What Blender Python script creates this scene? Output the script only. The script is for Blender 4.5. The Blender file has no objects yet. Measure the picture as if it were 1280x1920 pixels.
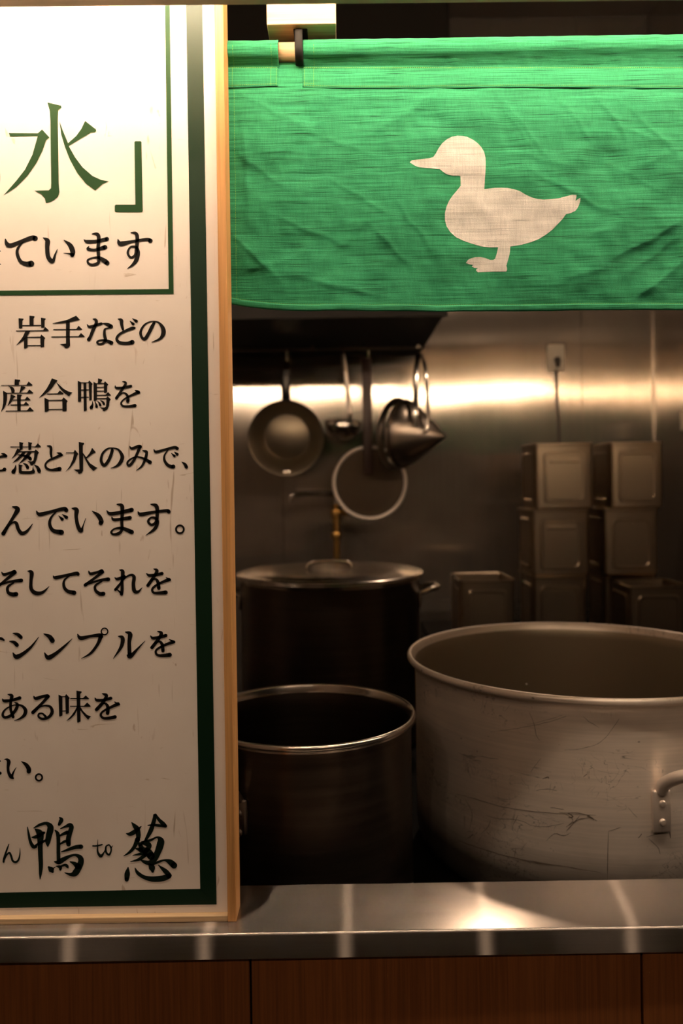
import bpy, bmesh, math, random
from mathutils import Vector, Matrix, noise
from mathutils.geometry import tessellate_polygon, delaunay_2d_cdt
rnd = random.Random(4)
S = bpy.context.scene
C = S.collection
PI = math.pi

# ------------------------------------------------------------ camera
FPX, CX, CY, ROLL = 1493.0, 640.0, 900.0, -0.0145      # focal length and principal point in px of the 1280x1920 frame
EYE = Vector((0, 0, 1.45))
RV = Vector((math.cos(ROLL), 0, math.sin(ROLL)))
UV = Vector((-math.sin(ROLL), 0, math.cos(ROLL)))
FV = Vector((0, 1, 0))
cam = bpy.data.cameras.new('camera')
co = bpy.data.objects.new('camera', cam); C.objects.link(co)
cam.sensor_fit = 'VERTICAL'; cam.sensor_height = 36; cam.lens = 36 * FPX / 1920
cam.shift_y = -(960 - CY) / 1920
cam.clip_start = .05
m = Matrix((RV, UV, -FV)).transposed().to_4x4(); m.translation = EYE
co.matrix_world = m
cam.dof.use_dof = True; cam.dof.focus_distance = .905; cam.dof.aperture_fstop = 4.0
S.camera = co

def at(x, y, Y):                      # the point at depth Y seen at pixel (x, y)
    return EYE + (RV * ((x - CX) / FPX) + UV * ((CY - y) / FPX) + FV) * Y

# ------------------------------------------------------------ world, lights, exposure
w = bpy.data.worlds.new('world'); S.world = w; w.use_nodes = True
w.node_tree.nodes['Background'].inputs[0].default_value = (1, .78, .58, 1)
w.node_tree.nodes['Background'].inputs[1].default_value = .004
S.view_settings.view_transform = 'Standard'; S.view_settings.look = 'None'
S.view_settings.gamma = 1; S.view_settings.use_curve_mapping = False
S.view_settings.exposure = 0
WARM = (1, .72, .50)
def light(name, kind, loc, power, col=WARM, to=None, **kw):
    l = bpy.data.lights.new(name, kind); l.energy = power; l.color = col
    for k, v in kw.items(): setattr(l, k, v)
    o = bpy.data.objects.new(name, l); C.objects.link(o); o.location = loc
    if to is not None: o.rotation_euler = (Vector(to) - Vector(loc)).to_track_quat('-Z', 'Y').to_euler()
    return o
# row of ceiling spots in the passage in front of the shop
for i, x in enumerate((-1.0, -.51, .0, .51, 1.04)):
    light('ceiling_spot', 'SPOT', (x, -.80, 2.62), 7.0, to=(x * .9, .87, .9), spot_size=1.6, spot_blend=1.0, shadow_soft_size=.018)
# wide fill lights added over the passage, to brighten what the metal reflects
for x in (-1.2, 1.2):
    light('passage_fill', 'AREA', (x, -1.4, 3.2), 4.0, to=(x, -1.5, 0), shape='DISK', size=.5)
# kitchen lamp behind the curtain, followed by an added fill light
light('kitchen_lamp_and_fill', 'AREA', (.50, 2.62, 2.36), 4.5, to=(.36, 1.1, .7), shape='DISK', size=.07)

light('kitchen_lamp_and_fill', 'SPOT', (-.55, 1.25, 2.55), 22.0, to=(-.30, 3.0, 1.1), spot_size=.95, spot_blend=.8, shadow_soft_size=.04)  # added fill for the back wall and hanging pans, not a real lamp

# ------------------------------------------------------------ materials
def mat(name, col=(.5, .5, .5), rough=.5, metal=0, aniso=0, arot=0, build=None, spec=None, tang=None):
    M = bpy.data.materials.new(name); M.use_nodes = True
    nt = M.node_tree; b = nt.nodes['Principled BSDF']
    b.inputs['Base Color'].default_value = (*col, 1); b.inputs['Roughness'].default_value = rough
    b.inputs['Metallic'].default_value = metal
    if spec is not None: b.inputs['Specular IOR Level'].default_value = spec
    if aniso:
        b.inputs['Anisotropic'].default_value = aniso; b.inputs['Anisotropic Rotation'].default_value = arot
        if tang:
            t = nt.nodes.new('ShaderNodeCombineXYZ')
            for i in range(3): t.inputs[i].default_value = tang[i]
            nt.links.new(t.outputs[0], b.inputs['Tangent'])
    if build: build(nt, b)
    return M
def nodes(nt):
    L = nt.links.new
    def N(t, **kw):
        n = nt.nodes.new('ShaderNode' + t)
        for k, v in kw.items():
            if k.startswith('i_'): n.inputs[k[2:].replace('_', ' ')].default_value = v
            else: setattr(n, k, v)
        return n
    return N, L
def coords(nt, scale, rot=(0, 0, 0)):
    N, L = nodes(nt)
    tc = N('TexCoord'); mp = N('Mapping'); mp.inputs['Scale'].default_value = scale; mp.inputs['Rotation'].default_value = rot
    L(tc.outputs['Object'], mp.inputs['Vector']); return mp.outputs[0]
def tex(nt, scale, ns=1.0, detail=4, rough=.55, dist=0):
    N, L = nodes(nt)
    n = N('TexNoise'); n.inputs['Scale'].default_value = ns; n.inputs['Detail'].default_value = detail
    n.inputs['Roughness'].default_value = rough; n.inputs['Distortion'].default_value = dist
    L(coords(nt, scale), n.inputs['Vector']); return n.outputs['Fac']
def ramp(nt, src, stops, interp='LINEAR'):
    N, L = nodes(nt)
    r = N('ValToRGB'); r.color_ramp.interpolation = interp
    e = r.color_ramp.elements
    while len(e) < len(stops): e.new(.5)
    for k, (p, c) in enumerate(stops):
        e[k].position = p; e[k].color = (*c, 1) if len(c) == 3 else c
    L(src, r.inputs[0]); return r.outputs[0]
def mix(nt, fac, a, b, mode='MIX'):
    N, L = nodes(nt)
    n = N('Mix', data_type='RGBA', blend_type=mode)
    for s, v in ((0, fac), (6, a), (7, b)):
        if isinstance(v, (int, float)): n.inputs[s].default_value = v
        elif isinstance(v, tuple): n.inputs[s].default_value = (*v, 1)
        else: L(v, n.inputs[s])
    return n.outputs[2]
def bump(nt, b, h, strength, dist=.001):
    N, L = nodes(nt)
    n = N('Bump'); n.inputs['Strength'].default_value = strength; n.inputs['Distance'].default_value = dist
    L(h, n.inputs['Height']); L(n.outputs[0], b.inputs['Normal'])
G1 = lambda v: (v, v, v)

def wood(c1, c2, axis='Z', fine=1.0, rough=.45):
    sc = {'Z': (60, 60, 3), 'X': (3, 60, 60)}[axis]
    sc2 = {'Z': (420, 420, 7), 'X': (7, 420, 420)}[axis]
    def f(nt, b):
        L = nt.links.new
        a = tex(nt, sc, 1, 5, .6, .6); g = tex(nt, sc2, 1, 2)
        col = ramp(nt, a, [(.3, c1), (.7, c2)])
        gm = ramp(nt, g, [(.3, G1(.72)), (.62, G1(1))])
        L(mix(nt, fine, col, gm, 'MULTIPLY'), b.inputs['Base Color'])
        bump(nt, b, g, .15, .0005)
    return f
M = {}
M['pine'] = mat('pine', rough=.5, build=wood((.50, .23, .07), (.66, .34, .12)))
M['pine_x'] = mat('pine_x', rough=.5, build=wood((.44, .29, .15), (.56, .39, .22), 'X'))
M['beam'] = mat('beam', rough=.5, build=wood((.62, .48, .30), (.74, .59, .40), 'X', .6))
M['header'] = mat('header_wood', rough=.6, build=wood((.10, .06, .03), (.15, .09, .05), 'X', .6))
M['oak'] = mat('oak', rough=.5, build=wood((.19, .058, .012), (.26, .085, .02), 'Z', 1.0))
def paper(nt, b):
    L = nt.links.new
    blot = tex(nt, (9, 9, 9), 1, 4)
    base = ramp(nt, blot, [(.3, (.80, .70, .62)), (.7, (.86, .77, .69))])
    for i, (s, p, c) in enumerate((((120, 120, 9), .735, (.42, .30, .20)), ((26, 26, 150), .765, (.50, .37, .25)), ((60, 60, 22), .745, (.50, .36, .26)))):
        n = tex(nt, s, 1, 2, .5, 1.1 + i * .4)
        base = mix(nt, ramp(nt, n, [(p - .04, G1(0)), (p + .03, G1(.65))]), base, c)
    L(base, b.inputs['Base Color'])
M['paper'] = mat('washi_paper', rough=.55, spec=.3, build=paper)
M['border_green'] = mat('border_green', (.003, .020, .008), .40, spec=.30)
M['print_green'] = mat('print_green', (.008, .045, .010), .5, spec=.2)
M['ink'] = mat('black_ink', (.005, .004, .003), .55, spec=.15)
M['ink_green'] = mat('brush_ink', (.004, .010, .006), .55, spec=.15)

def cloth_mat(c_dark, c_light, name, line=.42):
    def f(nt, b):
        N, L = nodes(nt)
        a = tex(nt, (12, 12, 850), 1, 2, .6); th = tex(nt, (18, 18, 1100), 1.0, 1)
        s = tex(nt, (7, 7, 210), 1, 2)
        v = tex(nt, (900, 900, 60), 1, 2)
        wv = tex(nt, (1500, 1500, 1500), 1, 1)
        col = ramp(nt, a, [(.25, c_dark), (.62, c_light)])
        col = mix(nt, 1, col, ramp(nt, s, [(.30, G1(.88)), (.6, G1(1))]), 'MULTIPLY')
        col = mix(nt, .55, col, ramp(nt, v, [(.3, G1(.7)), (.6, G1(1))]), 'MULTIPLY')
        col = mix(nt, 1, col, ramp(nt, th, [(.29, G1(line)), (.36, G1(1))]), 'MULTIPLY')
        L(col, b.inputs['Base Color'])
        ad = N('Math', operation='ADD'); L(a, ad.inputs[0]); L(wv, ad.inputs[1])
        ad2 = N('Math', operation='ADD'); L(ad.outputs[0], ad2.inputs[0]); L(s, ad2.inputs[1])
        bump(nt, b, ad2.outputs[0], .55, .0006)
        b.inputs['Sheen Weight'].default_value = .06
        tr = N('BsdfTranslucent'); L(col, tr.inputs[0]); mx = N('MixShader'); mx.inputs[0].default_value = .36
        out = [n for n in nt.nodes if n.type == 'OUTPUT_MATERIAL'][0]
        L(b.outputs[0], mx.inputs[1]); L(tr.outputs[0], mx.inputs[2]); L(mx.outputs[0], out.inputs[0])
    return mat(name, rough=.85, spec=.15, build=f)
M['green_cloth'] = cloth_mat((.012, .145, .058), (.048, .375, .18), 'green_linen')
M['white_cloth'] = cloth_mat((.70, .63, .58), (.86, .80, .75), 'white_print_on_linen', .72)
M['thread'] = mat('thread', (.13, .36, .06), .8)
M['black'] = mat('black_iron', (.004, .0035, .003), .65, spec=.2)
M['dark_gap'] = mat('dark_core', (.01, .006, .004), .8)

def brushed(col, amp, scale, bs=.1):
    def f(nt, b):
        L = nt.links.new
        n = tex(nt, scale, 1, 3, .6)
        big = tex(nt, (5, 5, 5), 1, 3)
        r = b.inputs['Roughness'].default_value
        L(ramp(nt, n, [(.25, G1(max(.03, r - amp))), (.75, G1(r + amp))]), b.inputs['Roughness'])
        d = tuple(c * .82 for c in col)
        L(mix(nt, 1, ramp(nt, big, [(.3, d), (.7, col)]), ramp(nt, n, [(.3, G1(.86)), (.7, G1(1))]), 'MULTIPLY'), b.inputs['Base Color'])
        if bs: bump(nt, b, n, bs, .0003)
    return f
def wall_build(nt, b):
    brushed((.44, .38, .32), .006, (90, 90, 1.5), 0)(nt, b)
    bump(nt, b, tex(nt, (2.6, 2.6, 2.2), 1, 1), 1.0, .0035)
def sill_build(nt, b):
    N, L = nodes(nt)
    brushed((.40, .35, .31), .03, (8, 500, 500), 0)(nt, b)
    g = N('BsdfAnisotropic', distribution='BECKMANN'); g.inputs['Color'].default_value = (.44, .39, .35, 1)
    g.inputs['Roughness'].default_value = .28; g.inputs['Anisotropy'].default_value = .94
    t = N('CombineXYZ'); t.inputs[0].default_value = 1; L(t.outputs[0], g.inputs['Tangent'])
    mx = N('MixShader'); mx.inputs[0].default_value = .17
    out = [n for n in nt.nodes if n.type == 'OUTPUT_MATERIAL'][0]
    L(b.outputs[0], mx.inputs[1]); L(g.outputs[0], mx.inputs[2]); L(mx.outputs[0], out.inputs[0])
M['sill_steel'] = mat('brushed_counter_steel', (.5, .43, .37), .23, 1, build=sill_build)
M['wall_steel'] = mat('brushed_wall_steel', (.5, .44, .38), (.165), .82, .9, 0, lambda nt, b: wall_build(nt, b), tang=(1, 1, 0))
M['wall_steel_side'] = mat('brushed_side_steel', (.5, .44, .38), (.165), .82, .9, 0, lambda nt, b: wall_build(nt, b), tang=(1, 1, 0))
M['steel'] = mat('polished_steel', (.60, .54, .48), .22, 1)
M['steel_dark'] = mat('dull_steel', (.30, .25, .21), .34, 1)
M['box_steel'] = mat('container_steel', (.36, .28, .20), .30, 1)
M['pot_dark'] = mat('dark_stock_pot_steel', (.1, .08, .06), .33, 1, .5, 0, brushed((.105, .08, .062), .04, (3, 3, 160), .04), tang=(0, 0, 1))
def alu(nt, b):
    N, L = nodes(nt)
    n = tex(nt, (4, 4, 260), 1, 3, .6)
    big = tex(nt, (6, 6, 9), 1, 4, .6)
    col = mix(nt, 1, ramp(nt, big, [(.3, (.72, .62, .53)), (.7, (.88, .77, .67))]), ramp(nt, n, [(.3, G1(.84)), (.7, G1(1))]), 'MULTIPLY')
    # thin scratches: narrow bands of noise, kept to worn patches
    for s, p, dst in (((16, 16, 30), .5, 1.6), ((10, 10, 46), .5, 1.1), ((30, 30, 14), .5, 2.0)):
        ln = tex(nt, s, 1, 3, .5, dst)
        line = ramp(nt, ln, [(p - .008, G1(0)), (p, G1(1)), (p + .008, G1(0))])
        patch = ramp(nt, tex(nt, (7, 7, 16), 1.0 + dst * .1, 2), [(.54, G1(0)), (.64, G1(.75))])
        col = mix(nt, mix(nt, 1, line, patch, 'MULTIPLY'), col, (.05, .04, .03))
    sp = tex(nt, (60, 60, 90), 1, 2)
    col = mix(nt, ramp(nt, sp, [(.74, G1(0)), (.78, G1(.7))]), col, (.05, .04, .03))
    # soot that creeps up from the base, a ring of its own above the bottom
    sx = N('SeparateXYZ'); tc = N('TexCoord'); L(tc.outputs['Object'], sx.inputs[0])
    ad = N('Math', operation='MULTIPLY_ADD'); L(big, ad.inputs[0]); ad.inputs[1].default_value = .03; L(sx.outputs[2], ad.inputs[2])
    soot = ramp(nt, ad.outputs[0], [(.074, G1(.92)), (.125, G1(0))])
    col = mix(nt, soot, col, (.035, .028, .022))
    L(col, b.inputs['Base Color'])
    L(ramp(nt, n, [(.25, G1(.33)), (.75, G1(.44))]), b.inputs['Roughness'])
    bump(nt, b, n, .06, .0003)
M['alu'] = mat('scuffed_aluminium', rough=.4, metal=.5, build=alu)
M['alu_plain'] = mat('aluminium', (.72, .62, .54), .33, .6)
M['alu_inner'] = mat('inner_aluminium', (.30, .245, .17), .36, .6)  # darker aluminium tone for the inside of the wide pot
M['scuff'] = mat('scuff_marks', (.10, .075, .055), .6)
M['pan_steel'] = mat('pan_steel', (.20, .165, .12), .42, 1)
M['brass'] = mat('brass', (.45, .26, .08), .3, 1)
M['dark_wood'] = mat('dark_wood', rough=.5, build=wood((.03, .011, .006), (.055, .02, .01)))
M['net'] = mat('net_wire', (.07, .05, .035), .5, 1)
M['stand'] = mat('black_stand', (.004, .0035, .003), .7, spec=.1)
M['hood'] = mat('hood_steel', (.006, .005, .004), .6, 0, spec=.12)
M['plastic'] = mat('outlet_plastic', (.55, .47, .36), .4)
M['cord'] = mat('grey_cord', (.05, .04, .03), .5)
M['floor'] = mat('floor_tile', rough=.5, build=lambda nt, b: nt.links.new(ramp(nt, tex(nt, (6, 6, 6)), [(.3, (.10, .07, .05)), (.7, (.16, .12, .09))]), b.inputs['Base Color']))
M['plaster'] = mat('dark_plaster', rough=.8, build=lambda nt, b: nt.links.new(ramp(nt, tex(nt, (5, 5, 5)), [(.3, (.42, .35, .29)), (.7, (.50, .42, .35))]), b.inputs['Base Color']))
M['ceil'] = mat('kitchen_ceiling', (.05, .038, .03), .7)
led = bpy.data.materials.new('led'); led.use_nodes = True
b_ = led.node_tree.nodes['Principled BSDF']; b_.inputs['Emission Color'].default_value = (1, .78, .58, 1); b_.inputs['Emission Strength'].default_value = 210
b_.inputs['Base Color'].default_value = (.8, .7, .6, 1)
M['led'] = led

# ------------------------------------------------------------ builders
def obj(name, data, m_, parent=None, smooth=False, kind=None):
    if isinstance(data, bmesh.types.BMesh):
        me = bpy.data.meshes.new(name); data.to_mesh(me); data.free()
    else: me = data
    if isinstance(m_, str): m_ = M[m_]
    if m_ and not me.materials: me.materials.append(m_)
    if smooth:
        me.polygons.foreach_set('use_smooth', [True] * len(me.polygons))
    o = bpy.data.objects.new(name, me); C.objects.link(o)
    if parent:
        o.parent = parent
        o.matrix_parent_inverse = parent.matrix_basis.inverted()
    if kind: o['kind'] = kind
    return o
def thing(name, label, cat, loc=(0, 0, 0), group=None):
    o = bpy.data.objects.new(name, None); C.objects.link(o); o.location = loc; o.empty_display_size = .05
    o['label'] = label; o['category'] = cat
    if group: o['group'] = group
    return o
def tag(o, label, cat, group=None):
    o['label'] = label; o['category'] = cat
    if group: o['group'] = group
    return o
def BM(): return bmesh.new()
def box(bm, lo, hi, bev=0, seg=2):
    vs = [bm.verts.new((x, y, z)) for x in (lo[0], hi[0]) for y in (lo[1], hi[1]) for z in (lo[2], hi[2])]
    fs = [(0, 1, 3, 2), (4, 6, 7, 5), (0, 4, 5, 1), (2, 3, 7, 6), (0, 2, 6, 4), (1, 5, 7, 3)]
    F = [bm.faces.new([vs[i] for i in f]) for f in fs]
    if bev:
        es = list({e for f in F for e in f.edges})
        bmesh.ops.bevel(bm, geom=es, offset=bev, segments=seg, affect='EDGES', profile=.5)
    return bm
def boxm(lo, hi, bev=0, seg=2): return box(BM(), lo, hi, bev, seg)
def lathe(bm, prof, seg=64, cx=0, cy=0, cz=0, closed=False):
    rings = []
    for r, z in prof:
        if r < 1e-6: rings.append([bm.verts.new((cx, cy, cz + z))])
        else: rings.append([bm.verts.new((cx + r * math.cos(2 * PI * k / seg), cy + r * math.sin(2 * PI * k / seg), cz + z)) for k in range(seg)])
    for a, b in zip(rings, rings[1:]):
        for k in range(seg):
            k2 = (k + 1) % seg
            q = [a[k % len(a)], a[k2 % len(a)], b[k2 % len(b)], b[k % len(b)]]
            u = []
            for v in q:
                if v not in u: u.append(v)
            if len(u) > 2: bm.faces.new(u)
    return bm
def tube(bm, pts, r, seg=12, cap=True, flat=None, up=None):
    pts = [Vector(p) for p in pts]; n = len(pts)
    rr = r if isinstance(r, (list, tuple)) else [r] * n
    up = Vector(up) if up else None; rings = []
    for i, p in enumerate(pts):
        t = (pts[min(i + 1, n - 1)] - pts[max(i - 1, 0)]).normalized()
        if up is None: up = Vector((0, 0, 1)) if abs(t.z) < .9 else Vector((1, 0, 0))
        s = t.cross(up).normalized(); up = s.cross(t).normalized()
        rings.append([bm.verts.new(p + (s * math.cos(2 * PI * k / seg) * (flat or 1) + up * math.sin(2 * PI * k / seg)) * rr[i]) for k in range(seg)])
    for a, b in zip(rings, rings[1:]):
        for k in range(seg): bm.faces.new((a[k], a[(k + 1) % seg], b[(k + 1) % seg], b[k]))
    if cap:
        bm.faces.new(rings[0][::-1]); bm.faces.new(rings[-1])
    return bm
def tubem(pts, r, seg=12, **k): return tube(BM(), pts, r, seg, **k)
def smooth_path(P, n=8):
    out = []
    P = [Vector(p) for p in P]
    for i in range(len(P) - 1):
        p0, p1, p2, p3 = P[max(i - 1, 0)], P[i], P[i + 1], P[min(i + 2, len(P) - 1)]
        for k in range(n):
            t = k / n
            out.append(.5 * ((2 * p1) + (p2 - p0) * t + (2 * p0 - 5 * p1 + 4 * p2 - p3) * t * t + (3 * p1 - p0 - 3 * p2 + p3) * t ** 3))
    out.append(P[-1]); return out
def extrude_profile(prof, x0, x1, skew0=0, skew1=0):   # closed (y,z) profile along X; skew moves an end in y
    bm = BM()
    a = [bm.verts.new((x0, y + skew0, z)) for y, z in prof]; b = [bm.verts.new((x1, y + skew1, z)) for y, z in prof]
    n = len(prof)
    for k in range(n): bm.faces.new((a[k], a[(k + 1) % n], b[(k + 1) % n], b[k]))
    bm.faces.new(a[::-1]); bm.faces.new(b)
    bmesh.ops.recalc_face_normals(bm, faces=bm.faces)
    return bm
def shade_auto(o, ang=.6):
    me = o.data
    me.polygons.foreach_set('use_smooth', [True] * len(me.polygons))
    try: me.set_sharp_from_angle(angle=ang)
    except Exception: pass
    return o

# ------------------------------------------------------------ the setting
YW = 3.20                                            # kitchen back wall
XS = at(1223.5, 700, YW).x                           # kitchen right wall
XL = -1.35
ZC = 3.30
ZSILL = at(444, 1729, .878).z                        # worktop height
def struct(name, data, m_, kind='structure'):
    o = obj(name, data, m_); o['kind'] = kind; return o
fl = struct('floor', boxm((-2.6, -2.6, -.06), (2.6, YW + .1, 0)), 'floor')
wb = bpy.data.objects.new('wall_back', None); C.objects.link(wb); wb['kind'] = 'structure'
seams = [XL, at(527, 700, YW).x, at(1090, 700, YW).x, XS]
for a, b in zip(seams, seams[1:]):
    obj('panel', boxm((a + .0008, YW, 0), (b - .0008, YW + .02, ZC), .0006, 1), 'wall_steel', wb)
obj('backing', boxm((XL, YW + .02, 0), (XS, YW + .05, ZC)), 'dark_gap', wb)
struct('wall_right', boxm((XS, .98, 0), (XS + .03, YW + .05, ZC)), 'wall_steel_side')
struct('trim_1', boxm((XS - .006, YW - .006, 0), (XS, YW, ZC), .001, 1), 'steel')
struct('wall_left', boxm((XL - .03, .98, 0), (XL, YW + .05, ZC)), 'plaster')
struct('ceiling', boxm((-2.6, -2.6, ZC), (2.6, YW + .1, ZC + .05)), 'ceil')
struct('wall_front', boxm((-2.6, -2.66, 0), (2.6, -2.6, ZC)), 'plaster')

# ------------------------------------------------------------ counter
counter = thing('serving_counter', 'shop counter with brushed steel top and brown wood panelled front', 'counter', (0, .9, 0))
yf = .8545; yb = .956
zf = ZSILL
t_ = .0272
prof = [(yb, zf), (yf + .0028, zf)]
for k in range(1, 7):
    a = PI / 2 + PI / 2 * k / 6
    prof.append((yf + .0028 + .0028 * math.cos(a), zf - .0028 + .0028 * math.sin(a)))
prof += [(yf, zf - t_), (yf + .006, zf - t_), (yf + .006, zf - .02), (yb, zf - .02)]
o = obj('steel_top', extrude_profile(prof, -1.35, 2.0, -.003, .0072), 'sill_steel', counter); shade_auto(o, .9)
zp = zf - t_
pxs = [470 - 733, 470, 1203, 1936, 2669, 3402, 4000]
xs = [at(p, 1860, .862).x for p in pxs]
xs = [xs[0] - (xs[2] - xs[1])] + xs
for a, b in zip(xs, xs[1:]):
    obj('front_panel', boxm((a + .0012, .861, .08), (b - .0012, .877, zp), .0008, 1), 'oak', counter)
obj('core', boxm((-1.3, .878, 0), (1.95, .950, zf - .021)), 'dark_gap', counter)
obj('plinth', boxm((-1.3, .872, 0), (1.95, .879, .078)), 'dark_gap', counter)

# ------------------------------------------------------------ sign: panel, frame, print
YP = .8865; YFR = .878; YBK = .912
sign = thing('framed_sign', 'cream paper sign with green border and black Japanese lettering, framed in pine, on counter', 'sign', (-.4, .89, ZSILL))
z_top = ZSILL + 1.06
def sx(p, y, Y=YFR): return at(p, y, Y).x
xr_out = sx(442.6, 1690)                             # outer right edge of the frame
st_w = sx(441.3, 1640) - sx(424.5, 1640)
obj('frame_stile', boxm((xr_out - st_w, YFR, ZSILL), (xr_out, YBK, z_top), .0012, 2), 'pine', sign)
rail_h = at(300, 1718.5, YFR).z - at(300, 1730, YFR).z
obj('frame_rail', boxm((-1.0, YFR + .001, ZSILL), (xr_out - st_w, YBK, ZSILL + rail_h), .001, 2), 'pine_x', sign)
obj('paper_panel', boxm((-1.0, YP, ZSILL + rail_h), (xr_out - st_w, YBK - .006, z_top)), 'paper', sign)
def plane_poly(bm, pts, Y, thick=.00025):            # a flat printed shape with its own ink thickness
    P = [at(x, y, Y) for x, y in pts]
    v = [bm.verts.new((p.x, Y - thick, p.z)) for p in P]
    for t in tessellate_polygon([[Vector((p.x, p.z, 0)) for p in P]]):
        try: bm.faces.new([v[i] for i in t])
        except ValueError: pass
def quad_px(bm, x0, y0, x1, y1, x2, y2, x3, y3): plane_poly(bm, [(x0, y0), (x1, y1), (x2, y2), (x3, y3)], YP, .0003)
def lerp(pts, y):
    for (y0, x0), (y1, x1) in zip(pts, pts[1:]):
        if y <= y1 or (y1, x1) == pts[-1]: return x0 + (x1 - x0) * (y - y0) / (y1 - y0)
bm = BM()
quad_px(bm, 347.6, -60, 378.2, -60, 406, 1695.5, 375.3, 1668)
quad_px(bm, -420, 1681.5, 375.3, 1666.2, 406, 1695.5, -420, 1709)
obj('thick_border', bm, 'border_green', sign)
bm = BM()
quad_px(bm, 308.3, -60, 317.2, -60, 325.5, 551, 316.3, 542)
quad_px(bm, -420, 549, 316.5, 542, 325.5, 551, -420, 557.5)
obj('thin_border', bm, 'print_green', sign)

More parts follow.
